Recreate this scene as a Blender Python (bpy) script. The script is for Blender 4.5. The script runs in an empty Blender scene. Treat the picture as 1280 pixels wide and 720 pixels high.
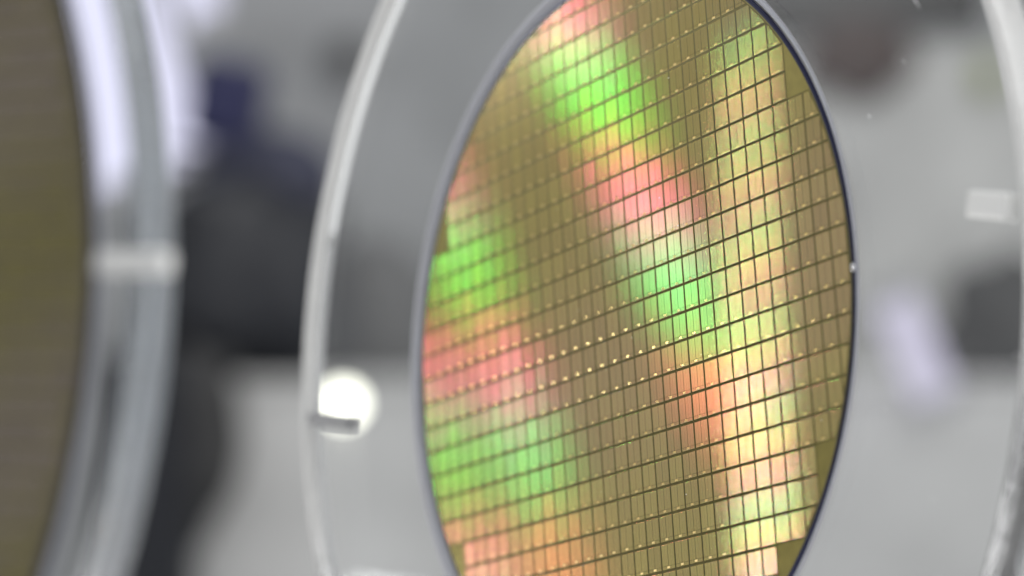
import bpy, bmesh, math, random
from mathutils import Matrix, Vector

S = bpy.context.scene
C = S.collection
MM = 0.001
CAM_H = 1.25                                   # height of the lens above the floor, metres


def W(x, y, z):
    """camera-relative millimetres (right, down, away) -> world metres"""
    return Vector((x * MM, z * MM, CAM_H - y * MM))


# ------------------------------------------------------------------ camera, light, exposure
cam = bpy.data.cameras.new('camera')
cam.sensor_width = 36.0
cam.lens = 95.81
cam.clip_start = 0.01
cam.clip_end = 60.0
cam.dof.use_dof = True
cam.dof.focus_distance = 0.704
cam.dof.aperture_fstop = 5.6
camo = bpy.data.objects.new('camera', cam)
camo.location = (0, 0, CAM_H)
camo.rotation_euler = (math.radians(90), 0, 0)
C.objects.link(camo)
S.camera = camo

S.view_settings.view_transform = 'Standard'
S.view_settings.look = 'None'
S.view_settings.exposure = 0.0
S.view_settings.gamma = 1.0

world = bpy.data.worlds.new('World')
S.world = world
world.use_nodes = True
bg = world.node_tree.nodes['Background']
bg.inputs['Color'].default_value = (0.97, 0.98, 1.0, 1)
bg.inputs['Strength'].default_value = 0.42

S.cycles.use_denoising = True
S.cycles.max_bounces = 14
S.cycles.transmission_bounces = 12
S.cycles.transparent_max_bounces = 12
S.cycles.sample_clamp_indirect = 6.0


def area_lamp(name, pos, target, sx, sy, radiance, color=(1, 1, 1)):
    l = bpy.data.lights.new(name, 'AREA')
    l.shape = 'RECTANGLE'
    l.size = sx * MM
    l.size_y = sy * MM
    l.energy = radiance * math.pi * l.size * l.size_y
    l.color = color
    o = bpy.data.objects.new(name, l)
    o.location = pos
    o.rotation_euler = (Vector(target) - Vector(pos)).to_track_quat('-Z', 'Y').to_euler()
    C.objects.link(o)
    return o


PANEL, STRIP_R = 370, 66
WAFER_C = W(27.415, 12.740, 738.534)
# three panel lamps on the left, above the stands; the wafer spreads each into a streak
area_lamp('panel_lamp', W(-1204, -663, 1616), WAFER_C, 70, 54, PANEL)
area_lamp('panel_lamp', W(-1898, -737, 2144), WAFER_C, 60, 84, PANEL * 0.9)
area_lamp('panel_lamp', W(-1996, -536, 2101), WAFER_C, 48, 78, PANEL * 0.8)
# an added low lamp, out of view, only to make the bond pads glint
area_lamp('pad_glint_lamp', W(-1283, 152, 1455), WAFER_C, 60, 40, 13)
# a strip lamp low on the table beside the stands
area_lamp('strip_lamp', W(-392, 165, 806), WAFER_C, 28, 30, STRIP_R, (1.0, 0.98, 0.95))
# unseen overhead fill lights, added to brighten the stands and the lower surfaces
area_lamp('overhead_fill', W(1100, -1500, -300), W(0, 0, 650), 1200, 600, 13.0)  # fill added on the right to whiten rims and clasps
area_lamp('overhead_fill', W(-600, -1900, 1500), W(-600, 500, 1500), 1500, 600, 5.0)
area_lamp('overhead_fill', W(900, -1900, 3200), W(900, 500, 3400), 1800, 800, 5.0)


# ------------------------------------------------------------------ material helpers
def mat(name):
    m = bpy.data.materials.new(name)
    m.use_nodes = True
    m.node_tree.nodes.clear()
    return m, m.node_tree.nodes, m.node_tree.links


def N(nodes, typ, **kw):
    n = nodes.new(typ)
    for k, v in kw.items():
        setattr(n, k, v)
    return n


def out(nodes, links, sock):
    o = nodes.new('ShaderNodeOutputMaterial')
    links.new(sock, o.inputs['Surface'])


def principled(name, col, rough=0.5, metal=0.0, noise=0.0, scale=20.0, trans=0.0, ior=1.5):
    m, n, l = mat(name)
    p = n.new('ShaderNodeBsdfPrincipled')
    p.inputs['Roughness'].default_value = rough
    p.inputs['Metallic'].default_value = metal
    p.inputs['IOR'].default_value = ior
    p.inputs['Transmission Weight'].default_value = trans
    if noise:
        tc = n.new('ShaderNodeTexCoord')
        nz = n.new('ShaderNodeTexNoise')
        nz.inputs['Scale'].default_value = scale
        nz.inputs['Detail'].default_value = 5
        l.new(tc.outputs['Object'], nz.inputs['Vector'])
        mr = n.new('ShaderNodeMapRange')
        mr.inputs['From Min'].default_value = 0.3
        mr.inputs['From Max'].default_value = 0.7
        mr.inputs['To Min'].default_value = 1 - noise
        mr.inputs['To Max'].default_value = 1 + noise
        l.new(nz.outputs['Fac'], mr.inputs['Value'])
        mx = n.new('ShaderNodeMix')
        mx.data_type = 'RGBA'
        mx.blend_type = 'MULTIPLY'
        mx.inputs[0].default_value = 1
        mx.inputs[6].default_value = (*col, 1)
        l.new(mr.outputs['Result'], mx.inputs[7])
        l.new(mx.outputs[2], p.inputs['Base Color'])
    else:
        p.inputs['Base Color'].default_value = (*col, 1)
    out(n, l, p.outputs[0])
    return m


def emitter(name, col, strength):
    m, n, l = mat(name)
    e = n.new('ShaderNodeEmission')
    e.inputs['Color'].default_value = (*col, 1)
    e.inputs['Strength'].default_value = strength
    out(n, l, e.outputs[0])
    return m


# ---- the patterned silicon: a diffraction grating built of narrow reflecting lobes, each
# tilted along the grating direction and coloured like the order it stands for
def local_axis(n, l, v):
    vt = n.new('ShaderNodeVectorTransform')
    vt.vector_type = 'VECTOR'
    vt.convert_from = 'OBJECT'
    vt.convert_to = 'WORLD'
    vt.inputs[0].default_value = v
    return vt.outputs[0]


RED, GRN, BLU = (1.0, 0.02, 0.12), (0.0, 1.0, 0.0), (0.22, 0.40, 1.0)
# (tilt, colour, weight, alpha along the grating)
LOBES = []
WK = 0.0042
for t in (-0.205, -0.296):
    LOBES.append((t, RED, WK, 0.019))
    LOBES.append((t - 0.016, BLU, WK * 0.24, 0.018))
LOBES.append((-0.386, (1.0, 0.16, 0.10), WK * 0.72, 0.019))
for t in (-0.249, -0.339):
    LOBES.append((t, GRN if t > -0.3 else (0.0, 0.85, 0.10), WK * 0.95, 0.020))
PHI = math.radians(-4.58)                # the grating lines lie a few degrees off the die edges
STRIP = []
SK = 0.0075
for k in range(-1, 6):
    kw = 1.35 - 0.13 * k
    t = 0.170 + 0.066 * k
    STRIP.append((t, (1.0, 0.22, 0.20), SK * 1.2 * kw, 0.0115))
    STRIP.append((t + 0.026, (0.28, 1.0, 0.15), SK * 0.95 * kw, 0.0115))
    STRIP.append((t + 0.046, BLU, SK * (0.40 if k < 2 else 0.18) * kw, 0.014))


def die_material(name, base_a, base_b, lobes, detail=True, base_w=1.0):
    m, n, l = mat(name)

    def math_(op, a, b=None, c=None):
        q = N(n, 'ShaderNodeMath', operation=op)
        for i, v in enumerate((a, b, c)):
            if v is None:
                continue
            if isinstance(v, (int, float)):
                q.inputs[i].default_value = v
            else:
                l.new(v, q.inputs[i])
        return q.outputs[0]

    def vmath(op, a, b=None, scale=None):
        q = N(n, 'ShaderNodeVectorMath', operation=op)
        for i, v in enumerate((a, b)):
            if v is None:
                continue
            if isinstance(v, tuple):
                q.inputs[i].default_value = v
            else:
                l.new(v, q.inputs[i])
        if scale is not None:
            if isinstance(scale, (int, float)):
                q.inputs['Scale'].default_value = scale
            else:
                l.new(scale, q.inputs['Scale'])
        return q

    geo = n.new('ShaderNodeNewGeometry')
    X = local_axis(n, l, (1, 0, 0))
    Y = local_axis(n, l, (0, -1, 0))
    oi = n.new('ShaderNodeObjectInfo')
    at = N(n, 'ShaderNodeAttribute', attribute_name='tone')
    rnd = math_('FRACT', math_('ADD', oi.outputs['Random'], at.outputs['Fac']))
    # each die lies a hair off its neighbours
    jit = math_('MULTIPLY', math_('SUBTRACT', rnd, 0.5), 0.010)

    # circuit rows inside a die: thin bright and dark columns, a line near the foot
    if detail:
        uv = n.new('ShaderNodeUVMap')
        uv.uv_map = 'UVMap'
        sp = n.new('ShaderNodeSeparateXYZ')
        l.new(uv.outputs[0], sp.inputs[0])
        u, v = sp.outputs[0], sp.outputs[1]

        def line(s, at_, w, depth):
            d = math_('ABSOLUTE', math_('SUBTRACT', s, at_))
            k = math_('LESS_THAN', d, w)
            return math_('SUBTRACT', 1.0, math_('MULTIPLY', k, depth))
        f = line(u, 0.5, 0.022, 0.5)
        for c_, w_, d_ in ((0.27, 0.014, 0.22), (0.36, 0.010, 0.10), (0.73, 0.014, 0.20), (0.62, 0.010, 0.10), (0.12, 0.012, 0.12), (0.88, 0.012, 0.12)):
            f = math_('MULTIPLY', f, line(u, c_, w_, d_))
        f = math_('MULTIPLY', f, line(v, 0.125, 0.011, 0.45))
        nz = n.new('ShaderNodeTexNoise')
        tc = n.new('ShaderNodeTexCoord')
        mp = n.new('ShaderNodeMapping')
        mp.inputs['Scale'].default_value = (2600, 120, 100)
        l.new(tc.outputs['Object'], mp.inputs[0])
        l.new(mp.outputs[0], nz.inputs['Vector'])
        nz.inputs['Scale'].default_value = 1.0
        g = math_('MULTIPLY_ADD', nz.outputs['Fac'], 0.14, 0.93)
        f = math_('MULTIPLY', f, g)
        f = math_('MULTIPLY', f, math_('MULTIPLY_ADD', rnd, 0.14, 0.93))
    else:
        f = math_('MULTIPLY_ADD', rnd, 0.2, 0.9)

    def tint(col):
        q = vmath('SCALE', col if isinstance(col, tuple) else col, None, f)
        return q.outputs[0]

    # the film's own colour drifts between brown and olive with the viewing angle
    ph = vmath('DOT_PRODUCT', geo.outputs['Incoming'], X).outputs['Value']
    ph2 = vmath('DOT_PRODUCT', geo.outputs['Incoming'], Y).outputs['Value']
    w = math_('SINE', math_('ADD', math_('MULTIPLY', ph, 34.0), math_('MULTIPLY', ph2, 46.0)))
    w = math_('MULTIPLY_ADD', w, 0.5, 0.5)
    w = math_('ADD', w, math_('MULTIPLY', math_('SUBTRACT', rnd, 0.5), 0.35))
    mix = n.new('ShaderNodeMix')
    mix.data_type = 'RGBA'
    mix.clamp_factor = True
    l.new(w, mix.inputs[0])
    mix.inputs[6].default_value = (*base_a, 1)
    mix.inputs[7].default_value = (*base_b, 1)
    base = n.new('ShaderNodeBsdfAnisotropic')
    base.distribution = 'BECKMANN'
    base.inputs['Roughness'].default_value = 0.2
    l.new(tint(mix.outputs[2]), base.inputs['Color'])
    dif = n.new('ShaderNodeBsdfDiffuse')
    l.new(tint(mix.outputs[2]), dif.inputs['Color'])
    ms = n.new('ShaderNodeMixShader')
    ms.inputs[0].default_value = 0.25
    l.new(base.outputs[0], ms.inputs[1])
    l.new(dif.outputs[0], ms.inputs[2])
    cur = ms.outputs[0]
    ax = 0.0055
    XG = local_axis(n, l, (math.cos(PHI), math.sin(PHI), 0))
    YG = local_axis(n, l, (math.sin(PHI), -math.cos(PHI), 0))
    for t, col, wt, ay in lobes:
        gl = n.new('ShaderNodeBsdfAnisotropic')
        gl.distribution = 'BECKMANN'
        r2 = math.sqrt(ax * ay)
        gl.inputs['Roughness'].default_value = math.sqrt(r2)
        gl.inputs['Anisotropy'].default_value = 1 - math.sqrt(ax / ay)
        l.new(XG if t < 0 else X, gl.inputs['Tangent'])
        tj = math_('ADD', jit, t)
        tv = vmath('SCALE', YG if t < 0 else Y, None, tj)
        nn = vmath('NORMALIZE', vmath('ADD', geo.outputs['Normal'], tv.outputs[0]).outputs[0])
        l.new(nn.outputs[0], gl.inputs['Normal'])
        l.new(tint(tuple(c_ * wt for c_ in col)), gl.inputs['Color'])
        ad = n.new('ShaderNodeAddShader')
        l.new(cur, ad.inputs[0])
        l.new(gl.outputs[0], ad.inputs[1])
        cur = ad.outputs[0]
    out(n, l, cur)
    return m


def pad_material():
    m, n, l = mat('gold_pad')
    X = local_axis(n, l, (1, 0, 0))
    geo = n.new('ShaderNodeNewGeometry')
    b = n.new('ShaderNodeBsdfPrincipled')
    b.inputs['Base Color'].default_value = (0.16, 0.11, 0.035, 1)
    b.inputs['Metallic'].default_value = 1.0
    b.inputs['Roughness'].default_value = 0.35
    gl = n.new('ShaderNodeBsdfAnisotropic')
    gl.distribution = 'BECKMANN'
    ay, ax = 0.013, 0.046
    gl.inputs['Roughness'].default_value = math.sqrt(math.sqrt(ax * ay))
    gl.inputs['Anisotropy'].default_value = -(1 - math.sqrt(ay / ax))
    gl.inputs['Color'].default_value = (0.95, 0.74, 0.33, 1)
    l.new(X, gl.inputs['Tangent'])
    tv = N(n, 'ShaderNodeVectorMath', operation='SCALE')
    l.new(local_axis(n, l, (0, -1, 0)), tv.inputs[0])
    tv.inputs['Scale'].default_value = 0.128
    av = N(n, 'ShaderNodeVectorMath', operation='ADD')
    l.new(geo.outputs['Normal'], av.inputs[0])
    l.new(tv.outputs[0], av.inputs[1])
    xs = N(n, 'ShaderNodeVectorMath', operation='SCALE')      # normal turned aside so the pads answer only the added lamp
    l.new(X, xs.inputs[0])
    xs.inputs['Scale'].default_value = -0.072
    av2 = N(n, 'ShaderNodeVectorMath', operation='ADD')
    l.new(av.outputs[0], av2.inputs[0])
    l.new(xs.outputs[0], av2.inputs[1])
    nv = N(n, 'ShaderNodeVectorMath', operation='NORMALIZE')
    l.new(av2.outputs[0], nv.inputs[0])
    l.new(nv.outputs[0], gl.inputs['Normal'])
    a = n.new('ShaderNodeAddShader')
    l.new(b.outputs[0], a.inputs[0])
    l.new(gl.outputs[0], a.inputs[1])
    out(n, l, a.outputs[0])
    return m


M_DIE = die_material('patterned_silicon', (0.52, 0.375, 0.205), (0.47, 0.385, 0.14), LOBES + STRIP)
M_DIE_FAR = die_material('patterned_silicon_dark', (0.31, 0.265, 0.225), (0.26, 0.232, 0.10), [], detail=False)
M_PAD = pad_material()
M_GOLD = principled('olive_silicon_film', (0.36, 0.305, 0.095), 0.2, 0.85, 0.08, 300)
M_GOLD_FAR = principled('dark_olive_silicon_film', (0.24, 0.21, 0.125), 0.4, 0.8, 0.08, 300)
M_LANE = principled('dark_olive_scribe_lane', (0.155, 0.13, 0.042), 0.22, 0.8, 0.3, 1800)
M_BEVEL = principled('dark_polished_silicon_edge', (0.05, 0.053, 0.10), 0.25, 0.9)


def acrylic(name, rough=0.0, tint=(0.985, 0.99, 0.99)):
    m, n, l = mat(name)
    g = n.new('ShaderNodeBsdfGlass')
    g.inputs['IOR'].default_value = 1.49
    g.inputs['Roughness'].default_value = rough
    g.inputs['Color'].default_value = (*tint, 1)
    out(n, l, g.outputs[0])
    return m


def frosted(name, white, fac, rough, polished=False):
    """machined acrylic: a mix of clear and matt; with polished=True the lower arc is buffed clear and rippled"""
    m, n, l = mat(name)
    g = n.new('ShaderNodeBsdfGlass')
    g.inputs['IOR'].default_value = 1.49
    g.inputs['Roughness'].default_value = rough
    d = n.new('ShaderNodeBsdfDiffuse')
    d.inputs['Color'].default_value = (*white, 1)
    t = n.new('ShaderNodeBsdfTranslucent')
    t.inputs['Color'].default_value = (*white, 1)
    a = n.new('ShaderNodeMixShader')
    a.inputs[0].default_value = 0.45
    l.new(d.outputs[0], a.inputs[1])
    l.new(t.outputs[0], a.inputs[2])
    tc = n.new('ShaderNodeTexCoord')
    nz = n.new('ShaderNodeTexNoise')
    nz.inputs['Scale'].default_value = 60
    nz.inputs['Detail'].default_value = 4
    l.new(tc.outputs['Object'], nz.inputs['Vector'])
    mr = n.new('ShaderNodeMapRange')
    mr.inputs['From Min'].default_value = 0.3
    mr.inputs['From Max'].default_value = 0.7
    mr.inputs['To Min'].default_value = fac - 0.12
    mr.inputs['To Max'].default_value = fac + 0.12
    l.new(nz.outputs['Fac'], mr.inputs['Value'])
    f = mr.outputs[0]
    if polished:
        sp = n.new('ShaderNodeSeparateXYZ')
        l.new(tc.outputs['Object'], sp.inputs[0])
        wear = n.new('ShaderNodeMapRange')
        wear.interpolation_type = 'SMOOTHSTEP'
        wear.inputs['From Min'].default_value = -0.055
        wear.inputs['From Max'].default_value = -0.015
        wear.inputs['To Min'].default_value = 0.10
        wear.inputs['To Max'].default_value = 1.0
        l.new(sp.outputs[1], wear.inputs['Value'])
        mm = n.new('ShaderNodeMath')
        mm.operation = 'MULTIPLY'
        l.new(f, mm.inputs[0])
        l.new(wear.outputs[0], mm.inputs[1])
        f = mm.outputs[0]
        rg = n.new('ShaderNodeMath')
        rg.operation = 'MULTIPLY'
        l.new(wear.outputs[0], rg.inputs[0])
        rg.inputs[1].default_value = rough
        l.new(rg.outputs[0], g.inputs['Roughness'])
        n2 = n.new('ShaderNodeTexNoise')
        n2.inputs['Scale'].default_value = 75
        n2.inputs['Detail'].default_value = 1.5
        l.new(tc.outputs['Object'], n2.inputs['Vector'])
        bp = n.new('ShaderNodeBump')
        bp.inputs['Strength'].default_value = 0.9
        bp.inputs['Distance'].default_value = 0.002
        l.new(n2.outputs['Fac'], bp.inputs['Height'])
        l.new(bp.outputs[0], g.inputs['Normal'])
    x = n.new('ShaderNodeMixShader')
    l.new(f, x.inputs[0])
    l.new(g.outputs[0], x.inputs[1])
    l.new(a.outputs[0], x.inputs[2])
    out(n, l, x.outputs[0])
    return m


M_CLEAR = acrylic('clear_acrylic')
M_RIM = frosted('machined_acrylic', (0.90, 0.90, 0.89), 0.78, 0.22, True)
M_RIM_LEFT = frosted('grey_acrylic', (0.55, 0.59, 0.63), 0.42, 0.18, True)  # greyer, clearer mix of the rim acrylic for the left stand
M_SEAT = frosted('satin_acrylic', (0.78, 0.79, 0.84), 0.75, 0.3)
M_PIN = principled('white_nylon', (0.93, 0.93, 0.91), 0.25)
M_CLASP = frosted('clear_nylon', (0.55, 0.55, 0.56), 0.8, 0.1)
M_CLIP = principled('bright_steel', (0.8, 0.8, 0.82), 0.15, 1.0)
M_SCRATCH = principled('scuffed_acrylic', (0.9, 0.9, 0.9), 0.5)


# ------------------------------------------------------------------ mesh helpers
def link_mesh(name, bm, mats, parent=None, smooth=False):
    me = bpy.data.meshes.new(name)
    bm.normal_update()
    bm.to_mesh(me)
    bm.free()
    return link_data(name, me, mats, parent, smooth)


def link_data(name, me, mats, parent=None, smooth=False):
    for m in (mats if isinstance(mats, (list, tuple)) else [mats]):
        me.materials.append(m)
    if smooth:
        for p in me.polygons:
            p.use_smooth = True
    o = bpy.data.objects.new(name, me)
    C.objects.link(o)
    if parent:
        o.parent = parent
    return o


def lathe(bm, prof, seg=256, closed=True):
    """prof: list of (r, z) in mm, revolved about local Z"""
    rings = []
    for k in range(seg):
        a = 2 * math.pi * k / seg
        rings.append([bm.verts.new((r * math.cos(a) * MM, r * math.sin(a) * MM, z * MM)) for r, z in prof])
    np_ = len(prof)
    for k in range(seg):
        A, B = rings[k], rings[(k + 1) % seg]
        for i in range(np_ if closed else np_ - 1):
            j = (i + 1) % np_
            bm.faces.new((A[i], B[i], B[j], A[j]))
    bmesh.ops.recalc_face_normals(bm, faces=bm.faces)


def box(bm, x0, x1, y0, y1, z0, z1, bevel=0.0):
    r = bmesh.ops.create_cube(bm, size=1)
    vs = r['verts']
    for v in vs:
        v.co = Vector((x0 + (v.co.x + .5) * (x1 - x0), y0 + (v.co.y + .5) * (y1 - y0), z0 + (v.co.z + .5) * (z1 - z0)))
    if bevel:
        es = list({e for v in vs for e in v.link_edges})
        bmesh.ops.bevel(bm, geom=es, offset=bevel, segments=2, affect='EDGES', profile=0.5)


def tube(bm, a, b, r, seg=20, cap=True):
    a, b = Vector(a), Vector(b)
    d = b - a
    q = d.to_track_quat('Z', 'Y').to_matrix().to_4x4()
    m = Matrix.Translation((a + b) / 2) @ q
    bmesh.ops.create_cone(bm, cap_ends=cap, segments=seg, radius1=r, radius2=r, depth=d.length, matrix=m)


def empty(name, M=None, loc=None):
    o = bpy.data.objects.new(name, None)
    o.empty_display_size = 0.02
    C.objects.link(o)
    if M is not None:
        o.matrix_world = M
    if loc is not None:
        o.location = loc
    return o


def tag(o, label, cat, group=None):
    o['label'] = label
    o['category'] = cat
    if group:
        o['group'] = group
    return o


def structure(o):
    o['kind'] = 'structure'
    return o


def pose(xc, yc, nc, tc):
    """local X = grid right, Y = grid up, Z = towards the viewer's side; camera-frame vectors in"""
    def w(v):
        return Vector((v[0], v[2], -v[1]))
    X, Y, Z = w(xc), -w(yc), -w(nc)
    M = Matrix((X, Y, Z)).transposed().to_4x4()
    M.translation = W(*tc)
    return M


M_MAIN = pose((0.5406695, -0.2232014, -0.8110842), (0.0549167, 0.9714676, -0.2307294),
              (0.8394407, 0.0802062, 0.5375000), (27.415, 12.740, 738.534))
yaw, pit = 0.562, 0.097
n_ = (math.sin(yaw) * math.cos(pit), math.sin(pit), math.cos(yaw) * math.cos(pit))
x_ = (math.cos(yaw), 0.0, -math.sin(yaw))
y_ = tuple(Vector(n_).cross(Vector(x_)))
zc = 576.8
M_LEFT = pose(x_, y_, n_, ((-568 - 640) / 3406.7 * zc, (384 - 360) / 3406.7 * zc, zc))

TABLE_Y = 192.0      # table top, mm below the lens axis


# ------------------------------------------------------------------ setting
bm = bmesh.new()
box(bm, -4, 4, -1.5, 7, -0.1, 0)
floor = structure(link_mesh('floor', bm, principled('pale_floor', (0.55, 0.55, 0.55), 0.35, 0, 0.06, 3)))

bm = bmesh.new()
box(bm, -4, 4, 5.8, 5.95, 0.0, 3.2)
wall = link_mesh('back_wall', bm, principled('grey_wall_paint', (0.48, 0.49, 0.49), 0.7, 0, 0.22, 5))
tag(wall, 'plain mid grey wall far behind the wafer stands', 'wall')

# ------------------------------------------------------------------ table under the stands
tb = empty('display_table', loc=W(-60, TABLE_Y, 660))
tag(tb, 'white table top under the two round wafer stands', 'table')
bm = bmesh.new()
box(bm, -0.6, 0.6, -0.35, 0.5, -0.03, 0, 0.003)
link_mesh('table_top', bm, principled('white_laminate', (0.75, 0.75, 0.75), 0.3, 0, 0.03, 8), tb)
for sx in (-0.55, 0.55):
    for sy in (-0.3, 0.45):
        bm = bmesh.new()
        tube(bm, (sx, sy, -0.03), (sx, sy, -(CAM_H - TABLE_Y * MM)), 0.02)
        link_mesh('leg', bm, principled('grey_steel', (0.4, 0.4, 0.42), 0.35, 1), tb)


# ------------------------------------------------------------------ acrylic stand
def acrylic_stand(M, seat_r, label, clasps, group, m_rim, ro=169.0):
    root = empty('acrylic_stand', M)
    tag(root, label, 'display stand', group)
    # square-section rim, a little rounded on its corners
    bm = bmesh.new()
    lathe(bm, [(164, 4.5), (164, -4.2), (164.3, -4.5), (ro - .4, -4.5), (ro, -4.1), (ro, 4.6), (ro - .4, 5.0), (164.4, 5.0)], 320)
    link_mesh('rim', bm, m_rim, root, True)
    bm = bmesh.new()
    # the wafer lies in a shallow recess with a sloping wall
    prof = [(0.0001, -1.0), (seat_r + 0.5, -1.0), (seat_r + 2.4, 1.2), (163.95, 1.2), (163.95, -4.0), (0.0001, -4.0)]
    lathe(bm, prof, 320)
    bmesh.ops.remove_doubles(bm, verts=bm.verts, dist=1e-6)
    link_mesh('plate', bm, M_CLEAR, root)
    bm = bmesh.new()
    lathe(bm, [(seat_r + 0.08, -0.95), (seat_r + 0.36, -0.95), (seat_r + 2.25, 1.22), (seat_r + 3.1, 1.22), (seat_r + 3.1, 1.4), (seat_r + 2.0, 1.4)], 320)
    link_mesh('retaining_ring', bm, M_SEAT, root, True)
    for x, y, ang, ln, ht, z0, z1, m in clasps:
        bm = bmesh.new()
        box(bm, -ln / 2 * MM, ln / 2 * MM, -ht / 2 * MM, ht / 2 * MM, z0 * MM, z1 * MM, 0.7 * MM)
        bm.transform(Matrix.Translation(Vector((x, y, 0)) * MM) @ Matrix.Rotation(math.radians(ang), 4, 'Z'))
        link_mesh('clasp', bm, m, root)
    # slotted foot standing on the table
    zt = (M.inverted() @ Vector((M.translation.x, M.translation.y, CAM_H - TABLE_Y * MM)))
    bm = bmesh.new()
    y0, y1 = zt.y, zt.y + 0.034
    box(bm, -0.05, 0.05, y0, -0.1695, -0.02, 0.02, 0.002)
    box(bm, -0.05, 0.05, -0.1694, y1, 0.0055, 0.02, 0.002)
    box(bm, -0.05, 0.05, -0.1694, y1, -0.02, -0.0052, 0.002)
    link_mesh('foot', bm, M_CLEAR, root)
    return root


st_main = acrylic_stand(M_MAIN, 101.3, 'clear round acrylic stand around the smaller sharp wafer, machined rim', [(154.0, -3.6, -17.7, 13, 6.2, 1.25, 6.0, M_PIN), (-150.0, 4.2, -14, 26, 4.6, 1.25, 5.5, M_CLASP)], 'round acrylic wafer stands', M_RIM, 167.0)
st_left = acrylic_stand(M_LEFT, 151.3, 'clear round acrylic stand at the left edge around the large blurred wafer', [(166.4, 7.8, 0, 16, 4.2, 5.05, 8.5, M_PIN), (-166.4, 7.8, 0, 16, 4.2, 5.05, 8.5, M_PIN)], 'round acrylic wafer stands', M_RIM_LEFT, 166.6)


# scratches in the plate of the main stand
def scratches(root):
    bm = bmesh.new()
    for x, y, dx, dy, w in ((131, 55, 3.0, -5.5, .22), (100, 84, 5.5, -9, .16), (96, 88, 2.2, -2.8, .18), (108, 78, 2.0, -3.0, .12),
                            (112.0, 30, 1.2, -1.0, .3), (122, -64, 1.5, -2.0, .12), (126, 40, 1.2, -2.0, .12), (109, -40, 0.6, -2.5, .12)):
        t = Vector((dx, dy, 0)).normalized()
        s = Vector((-t.y, t.x, 0)) * w
        a = Vector((x, y, 1.2))
        b = a + Vector((dx, dy, 0))
        mid = (a + b) / 2 + s * 0.8
        vs = [bm.verts.new(q * MM) for q in (a, mid - s * 2.0, b, mid)]
        up = [bm.verts.new((q + Vector((0, 0, .03))) * MM) for q in (a.lerp(b, .2), mid - s * 1.6, b.lerp(a, .2), mid - s * .3)]
        bm.faces.new(up)
        for i in range(4):
            bm.faces.new((vs[i], vs[(i + 1) % 4], up[(i + 1) % 4], up[i]))
    bmesh.ops.recalc_face_normals(bm, faces=bm.faces)
    o = link_mesh('scratches', bm, M_SCRATCH, root)
    o['kind'] = 'stuff'


scratches(st_main)
# dust on the plate and on the wafer
def dust(root, name, n_, r0, r1, z, s0, s1, seed):
    rg = random.Random(seed)
    bm = bmesh.new()
    for i in range(n_):
        r, a = math.sqrt(rg.uniform(r0 * r0, r1 * r1)), rg.uniform(0, 2 * math.pi)
        sz = rg.uniform(s0, s1) * (2.0 if rg.random() < .12 else 1.0)
        l_ = sz * rg.uniform(0.5, 2.2)
        t = Matrix.Translation(Vector((r * math.cos(a), r * math.sin(a), z + sz * .2)) * MM) @ Matrix.Rotation(rg.uniform(0, 6.28), 4, 'Z')
        q = bmesh.ops.create_icosphere(bm, subdivisions=1, radius=1)
        for v in q['verts']:
            v.co = t @ Vector((v.co.x * sz * MM * .5, v.co.y * l_ * MM * .5, v.co.z * sz * MM * .3))
    o = link_mesh(name, bm, M_SCRATCH, root)
    o['kind'] = 'stuff'


dust(st_main, 'dust', 90, 106, 160, 1.2, 0.10, 0.28, 4)
# little steel clips gripping the wafer's edge
for ang, s in ((math.atan2(-5.6, 103.6), 1.0),):
    bm = bmesh.new()
    bmesh.ops.create_uvsphere(bm, u_segments=20, v_segments=12, radius=0.5)
    for v in bm.verts:
        v.co = Vector((v.co.x * 1.5, v.co.y * 2.0, v.co.z * 1.3)) * MM * s
    rot = Matrix.Rotation(ang, 4, 'Z')
    bm.transform(rot @ Matrix.Translation(Vector((102.9, 0, 1.9)) * MM))
    link_mesh('edge_clip', bm, M_CLIP, st_main, True)


# ------------------------------------------------------------------ wafers
def wafer_body(root, R, m_gold):
    bm = bmesh.new()
    lathe(bm, [(0.0001, 0.0), (R, 0.0), (R, -0.7), (0.0001, -0.7)], 360)
    bmesh.ops.remove_doubles(bm, verts=bm.verts, dist=1e-6)
    link_mesh('wafer_disc', bm, m_gold, root)
    bm = bmesh.new()
    lathe(bm, [(R + 0.002, 0.03), (R + 0.45, -0.02), (R + 0.95, -0.22), (R + 1.25, -0.55), (R + 1.25, -0.7), (R + 0.002, -0.7)], 360)
    link_mesh('bevelled_edge', bm, M_BEVEL, root, True)


PX, PY, OX, OY = 6.01097, 7.32260, -14.93205, -50.54355   # die pitch and grid origin, y down
SW, SH, H0, CH = 0.30, 0.36, 0.10, 0.09                     # half street widths, height, chamfer


def clip_poly(pts, R):
    """clip a convex polygon to a circle, by sampling the circle as a 96-gon's half planes"""
    for k in range(180):
        a = 2 * math.pi * (k + .5) / 180
        nx, ny, d = math.cos(a), math.sin(a), R
        res = []
        for i in range(len(pts)):
            p, q = pts[i], pts[(i + 1) % len(pts)]
            dp, dq = p[0] * nx + p[1] * ny - d, q[0] * nx + q[1] * ny - d
            if dp <= 0:
                res.append(p)
            if (dp < 0 < dq) or (dq < 0 < dp):
                t = dp / (dp - dq)
                res.append((p[0] + t * (q[0] - p[0]), p[1] + t * (q[1] - p[1])))
        pts = res
        if len(pts) < 3:
            return []
    return pts


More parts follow.
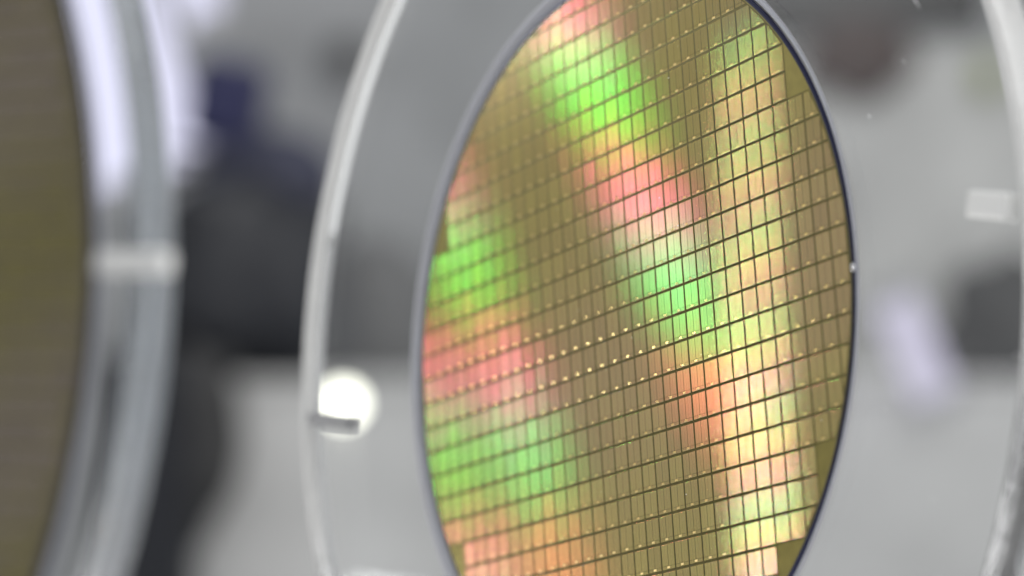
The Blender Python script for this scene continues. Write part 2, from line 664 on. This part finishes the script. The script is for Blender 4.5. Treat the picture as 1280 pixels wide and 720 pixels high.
def add_die(bm, uvl, x0, y0, x1, y1, pad=True, R=None, tone=None, tl=None, cx=0.0, cy=0.0, h=H0, ch=CH):
    """one die as a raised plate with sloping sides; y up; mm; origin shifted by cx, cy"""
    foot = [(x0, y0), (x1, y0), (x1, y1), (x0, y1)]
    full = True
    if R is not None:
        if max(math.hypot(*p) for p in foot) > R:
            foot = clip_poly(foot, R)
            full = False
            if len(foot) < 3:
                return None
            # drop slivers
            ar = abs(sum(foot[i][0] * foot[(i + 1) % len(foot)][1] - foot[(i + 1) % len(foot)][0] * foot[i][1] for i in range(len(foot)))) / 2
            if ar < 1.2:
                return None
    mx = sum(p[0] for p in foot) / len(foot)
    my = sum(p[1] for p in foot) / len(foot)

    def inset(p):
        w, hh = (x1 - x0), (y1 - y0)
        return (p[0] + (mx - p[0]) * 2 * ch / w, p[1] + (my - p[1]) * 2 * ch / hh)
    lo = [bm.verts.new(((p[0] - cx) * MM, (p[1] - cy) * MM, 0.0)) for p in foot]
    hi = [bm.verts.new(((p[0] - cx) * MM, (p[1] - cy) * MM, h * MM)) for p in map(inset, foot)]
    fs = [bm.faces.new(hi)]
    for i in range(len(lo)):
        j = (i + 1) % len(lo)
        fs.append(bm.faces.new((lo[i], lo[j], hi[j], hi[i])))
    for f in fs:
        for lp in f.loops:
            lp[uvl].uv = (((lp.vert.co.x / MM + cx) - x0) / (x1 - x0), ((lp.vert.co.y / MM + cy) - y0) / (y1 - y0))
        if tl is not None:
            f[tl] = tone or 0.0
    if pad:
        w, hh = x1 - x0, y1 - y0
        a0, a1 = x0 + w * 0.39, x0 + w * 0.61
        b0, b1 = y0 + hh * 0.03, y0 + hh * 0.115
        if full or all(math.hypot(px, py) < R - .2 for px in (a0, a1) for py in (b0, b1)):
            z0, z1 = h, h + 0.03
            lo = [bm.verts.new(((px - cx) * MM, (py - cy) * MM, z0 * MM)) for px, py in ((a0, b0), (a1, b0), (a1, b1), (a0, b1))]
            hi = [bm.verts.new(((px - cx) * MM, (py - cy) * MM, z1 * MM)) for px, py in ((a0 + .04, b0 + .04), (a1 - .04, b0 + .04), (a1 - .04, b1 - .04), (a0 + .04, b1 - .04))]
            f = [bm.faces.new(hi)] + [bm.faces.new((lo[i], lo[(i + 1) % 4], hi[(i + 1) % 4], hi[i])) for i in range(4)]
            for q in f:
                q.material_index = 1
    return full


def printed(c, r):
    """exposure fields are 3 x 3 dies; the corner fields are left blank"""
    fc, fr = (c - 1) // 3, (r - 1) // 3        # field columns / rows
    if fc >= 5 or fc <= -5:
        return 0 <= fr <= 3
    if fr >= 5 or fr <= -2:
        return (-4 <= fc <= 4) if fr == -2 else (-3 <= fc <= 3)
    return True


def project(x, y):
    """image position (1280 x 720) of a point of the main wafer"""
    p = M_MAIN @ Vector((x * MM, y * MM, 0))
    return 640 + 3406.7 * p.x / p.y, 360 - 3406.7 * (p.z - CAM_H) / p.y, p.y


wafer = empty('silicon_wafer', M_MAIN)
tag(wafer, 'sharp patterned silicon wafer with green and pink rainbow streaks across its dies', 'silicon wafer', 'silicon wafers in acrylic stands')
wafer_body(wafer, 100.0, M_GOLD)
R_PRINT = 99.4
cells = []
for c in range(-16, 22):
    for r in range(-10, 24):
        if not printed(c, r):
            continue
        x0, x1 = OX + c * PX + SW, OX + (c + 1) * PX - SW
        y1, y0 = -(OY + r * PY + SH), -(OY + (r + 1) * PY - SH)
        if min(abs(x0), abs(x1)) ** 2 + min(abs(y0), abs(y1)) ** 2 > R_PRINT ** 2 and not (x0 < 0 < x1 or y0 < 0 < y1):
            continue
        if min(math.hypot(px, py) for px in (x0, x1) for py in (y0, y1)) > R_PRINT:
            continue
        u, v, d = project((x0 + x1) / 2, (y0 + y1) / 2)
        inside = max(math.hypot(px, py) for px in (x0, x1) for py in (y0, y1)) <= R_PRINT
        vis = -12 < u < 1292 and -12 < v < 732
        cells.append((0 if (vis and inside) else 1, d, c, r, x0, y0, x1, y1))
cells.sort()
random.seed(7)
# a whole die, its mesh shared by every whole die
bm = bmesh.new()
uvl = bm.loops.layers.uv.new('UVMap')
w_, h_ = PX - 2 * SW, PY - 2 * SH
add_die(bm, uvl, -w_ / 2, -h_ / 2, w_ / 2, h_ / 2)
first = link_mesh('die', bm, [M_DIE, M_PAD], wafer)
n_single = 0
rest = bmesh.new()
uvr = rest.loops.layers.uv.new('UVMap')
tlr = rest.faces.layers.float.new('tone')
for k, (key, d, c, r, x0, y0, x1, y1) in enumerate(cells):
    if key == 0 and n_single < 300:
        o = first if n_single == 0 else first.copy()
        if n_single:
            C.objects.link(o)
            o.parent = wafer
        o.location = ((x0 + x1) / 2 * MM, (y0 + y1) / 2 * MM, 0)
        n_single += 1
    else:
        add_die(rest, uvr, x0, y0, x1, y1, R=R_PRINT, tone=random.random(), tl=tlr)
o = link_mesh('die_field', rest, [M_DIE, M_PAD], wafer)
o['kind'] = 'stuff'
# the scribe lanes between the dies: one thin film under the printed fields
bm = bmesh.new()
for c in range(-17, 23):
    for r in range(-11, 25):
        if not printed(c, r):
            continue
        q = [(OX + (c + i) * PX, -(OY + (r + j) * PY)) for i, j in ((0, 1), (1, 1), (1, 0), (0, 0))]
        if max(math.hypot(*p) for p in q) > R_PRINT + .3:
            q = clip_poly(q, R_PRINT + .3)
        if len(q) > 2:
            bm.faces.new([bm.verts.new((x * MM, y * MM, 0.02 * MM)) for x, y in q])
bmesh.ops.remove_doubles(bm, verts=bm.verts, dist=1e-7)
o = link_mesh('scribe_lanes', bm, M_LANE, wafer)

dust(wafer, 'dust', 70, 0, 98, 0.1, 0.07, 0.17, 9)

# the large wafer of the left stand: much finer dies, wholly out of focus
lw = empty('silicon_wafer', M_LEFT)
tag(lw, 'large dark blurred wafer cut off by the left edge of the photo', 'silicon wafer', 'silicon wafers in acrylic stands')
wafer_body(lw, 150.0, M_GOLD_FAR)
rest = bmesh.new()
uvr = rest.loops.layers.uv.new('UVMap')
tlr = rest.faces.layers.float.new('tone')
px_, py_ = 2.6, 5.0
for i in range(-60, 60):
    for j in range(-40, 40):
        x0, y0 = i * px_ + .12, j * py_ + .6
        x1, y1 = (i + 1) * px_ - .12, (j + 1) * py_ - .6
        if max(math.hypot(px, py) for px in (x0, x1) for py in (y0, y1)) > 148.8:
            continue
        add_die(rest, uvr, x0, y0, x1, y1, pad=False, tone=random.random(), tl=tlr, h=0.05, ch=0.05)
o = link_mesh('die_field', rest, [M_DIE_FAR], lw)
o['kind'] = 'stuff'


# ------------------------------------------------------------------ things behind the stands, out of focus
def pxbox(z, x0, x1, y0, y1, depth):
    """a box whose front face fills the given part of the picture at distance z (mm)"""
    k = z / 3406.7
    a = W((x0 - 640) * k, (y1 - 360) * k, z)
    b = W((x1 - 640) * k, (y0 - 360) * k, z + depth)
    return a, b


def block(name, label, cat, z, x0, x1, y0, y1, depth, m, bevel=0.006, extra=None, to_floor=False):
    a, b = pxbox(z, x0, x1, y0, y1, depth)
    base = 0.0 if to_floor else a.z
    root = empty(name, loc=Vector(((a.x + b.x) / 2, (a.y + b.y) / 2, base)))
    tag(root, label, cat)
    sx, sy, sz = (b.x - a.x) / 2, (b.y - a.y) / 2, b.z - base
    bm = bmesh.new()
    box(bm, -sx, sx, -sy, sy, 0, sz, bevel)
    link_mesh('body', bm, m, root)
    if extra:
        extra(root, sx, sy, sz)
    return root


def lid(m):
    def f(root, sx, sy, sz):
        bm = bmesh.new()
        box(bm, -sx - .004, sx + .004, -sy - .004, sy + .004, sz + .002, sz + .022, .004)
        link_mesh('top', bm, m, root)
    return f


def door(m):
    def f(root, sx, sy, sz):
        bm = bmesh.new()
        box(bm, -sx * .92, sx * .92, -sy - .014, -sy - .002, sz * .06, sz * .94, .004)
        d = link_mesh('door', bm, m, root)
        bm = bmesh.new()
        tube(bm, (sx * .7, -sy - .03, sz * .45), (sx * .7, -sy - .03, sz * .55), .006)
        link_mesh('handle', bm, M_CLIP, d)
    return f


m_white = principled('white_counter_paint', (0.66, 0.66, 0.65), 0.45, 0, 0.15, 5)
m_dark = principled('charcoal_plastic', (0.012, 0.014, 0.020), 0.5, 0, 0.1, 5)
m_dark2 = principled('slate_plastic', (0.034, 0.037, 0.068), 0.5, 0, 0.1, 5)
m_navy = principled('navy_plastic', (0.02, 0.022, 0.085), 0.45, 0, 0.1, 5)
m_mauve = principled('mauve_grey_fabric', (0.10, 0.10, 0.13), 0.8, 0, 0.1, 20)
m_board = principled('pale_grey_board', (0.58, 0.58, 0.565), 0.6, 0, 0.2, 6)
m_black = principled('black_screen', (0.02, 0.019, 0.018), 0.25)
m_brown = principled('dark_brown_panel', (0.06, 0.035, 0.03), 0.5)
m_grey2 = principled('dark_grey_fabric', (0.045, 0.045, 0.046), 0.7, 0, 0.15, 15)
m_grey = principled('mid_grey_case', (0.1, 0.1, 0.1), 0.5)

block('counter', 'long white counter behind the stands, filling the lower background', 'counter', 3900, 238, 1700, 492, 900, 620, m_white, extra=lid(m_white), to_floor=True)
block('cabinet', 'dark floor cabinet standing left of the white counter', 'cabinet', 3800, 120, 236, 446, 900, 420, m_dark, extra=door(m_dark), to_floor=True)
def blob(name, label, cat, z, cx, cy, hx, hy, depth, m, seed, lump=0.16, flat=None, handle=False):
    """a soft bag: rounded, uneven, its underside flattened where it rests"""
    from mathutils import noise
    k = z / 3406.7 * MM
    c = W((cx - 640) * k / MM, (cy - 360) * k / MM, z)
    bm = bmesh.new()
    bmesh.ops.create_icosphere(bm, subdivisions=4, radius=1)
    for v in bm.verts:
        q = v.co.copy()
        q = Vector(math.copysign(abs(t) ** 0.88, t) for t in q)
        d = 1 + lump * noise.noise(q * 1.3 + Vector((seed, 0, 0))) * 2 + lump * 0.4 * noise.noise(q * 4 + Vector((0, seed, 0)))
        q = Vector((q.x * hx * k, q.y * depth * MM, q.z * hy * k)) * d
        if flat is not None:
            q.z = max(q.z, -(flat - cy) * k)
        v.co = q
    lowest = min(v.co.z for v in bm.verts)
    root = empty(name, loc=c + Vector((0, 0, lowest)))
    tag(root, label, cat)
    bm.transform(Matrix.Translation((0, 0, -lowest)))
    top = max(v.co.z for v in bm.verts)
    link_mesh('body', bm, m, root, True)
    if handle:
        bm = bmesh.new()
        pts = [Vector((math.cos(a) * hx * k * .45, 0, top * .93 + math.sin(a) * hy * k * .3)) for a in [math.pi * i / 10 for i in range(11)]]
        for p, q in zip(pts, pts[1:]):
            tube(bm, p, q, 0.008, 10)
        link_mesh('handle', bm, m, root, True)
    return root


blob('bag', 'big dark charcoal soft bag slumped on the white counter', 'bag', 4000, 312, 352, 135, 135, 130, m_dark, 3.1, 0.2, 484)
blob('bag', 'smaller mid grey bag on the counter between the middle rim and the sharp wafer', 'bag', 4150, 478, 395, 80, 90, 100, m_grey, 8.4, 0.15, 484)
blob('garment', 'dark garment hanging over the left corner of the white counter', 'garment', 3840, 240, 545, 52, 112, 40, m_grey2, 4.4, 0.2)
blob('cushion', 'slate grey cushion on top of the charcoal bag', 'cushion', 4060, 330, 226, 82, 62, 90, m_dark2, 7.7, 0.14)
o = block('storage_box', 'tilted navy blue box above the charcoal bag', 'box', 4020, 224, 316, 70, 178, 150, m_navy, bevel=0.02)
o.rotation_euler = (0, math.radians(9), 0)
block('wall_shelf', 'slim grey wall shelf carrying the navy box', 'shelf', 4000, 205, 330, 183, 191, 1790, m_mauve)
block('partition', 'pale grey partition board behind the right half of the sharp wafer', 'partition', 4900, 900, 1420, 58, 1400, 60, m_board, to_floor=True)
o = block('monitor', 'black wall screen above the pale partition at upper right', 'screen', 5200, 905, 1240, -150, 46, 50, m_black, bevel=0.02)
o.rotation_euler = (0, math.radians(-3), 0)
blob('bag', 'dark grey bag slumped on the counter beside the right rim', 'bag', 4000, 1248, 425, 75, 100, 80, m_grey2, 5.2, 0.2, 484)
block('wall_speaker', 'small grey wall box left of the sharp wafer near the top', 'wall box', 5700, 410, 452, 48, 92, 95, m_grey, bevel=0.02)
blob('notice_panel', 'dark brown padded panel on the partition top right of the sharp wafer', 'panel', 4880, 1072, 70, 64, 52, 20, m_brown, 2.2, 0.12)
blob('sign', 'small olive green sign on the partition near the right rim', 'sign', 4880, 1236, 96, 15, 24, 14, principled('olive_green_card', (0.30, 0.34, 0.12), 0.6), 1.2, 0.05)
m_lav = emitter('lavender_light', (0.80, 0.80, 1.0), 1.15)
m_lav2 = emitter('dim_lavender_light', (0.84, 0.80, 1.0), 0.8)
m_warm = emitter('lamp_glow', (1.0, 1.0, 0.86), 11.0)


def tube_lamp(label, z, p0, p1, rad, m, group):
    k = z / 3406.7
    a = W((p0[0] - 640) * k, (p0[1] - 360) * k, z)
    b = W((p1[0] - 640) * k, (p1[1] - 360) * k, z)
    root = empty('tube_lamp', loc=b)
    tag(root, label, 'lamp', group)
    bm = bmesh.new()
    tube(bm, (0, 0, 0), a - b, rad, 24)
    link_mesh('light_tube', bm, m, root, True)
    d = (a - b).normalized()
    for s in (0.0, 1.0):
        q = (a - b) * s
        bm = bmesh.new()
        tube(bm, q - d * .012, q + d * .012, rad * 1.35, 24)
        link_mesh('end_cap', bm, M_CLIP, root)
        bm = bmesh.new()
        tube(bm, q, q + Vector((0, .07, 0)), .008, 12)
        link_mesh('bracket', bm, M_CLIP, root)
    return root


tube_lamp('broad slanted lavender tube lamp behind the left stand', 4600, (20, -220), (172, 240), 0.132, m_lav, 'slanted lavender tube lamps')
tube_lamp('slanted lavender tube lamp ending above the navy box', 4600, (195, -220), (258, 26), 0.034, m_lav, 'slanted lavender tube lamps')
tube_lamp('short slanted lavender tube lamp right of the sharp wafer', 3800, (1116, 366), (1174, 502), 0.030, m_lav2, 'slanted lavender tube lamps')

# slim floor lamp with two bulbs
z = 3500
k = z / 3406.7
p = W((432 - 640) * k, (521 - 360) * k, z)
lampo = empty('floor_lamp', loc=Vector((p.x, p.y, 0)))
tag(lampo, 'slim floor lamp with a bright round bulb left of the sharp wafer', 'floor lamp')
bm = bmesh.new()
tube(bm, (0, 0, 0.02), (0, 0, p.z), 0.005, 16)
link_mesh('pole', bm, principled('pale_grey_paint', (0.6, 0.6, 0.6), 0.4), lampo, True)
bm = bmesh.new()
tube(bm, (0, 0, 0), (0, 0, 0.02), 0.12, 40)
link_mesh('base', bm, principled('grey_base_paint', (0.5, 0.5, 0.5), 0.4), lampo)
bm = bmesh.new()
bmesh.ops.create_uvsphere(bm, u_segments=24, v_segments=16, radius=0.019)
bm.transform(Matrix.Translation((0, 0, p.z + .017)))
link_mesh('bulb', bm, m_warm, lampo, True)
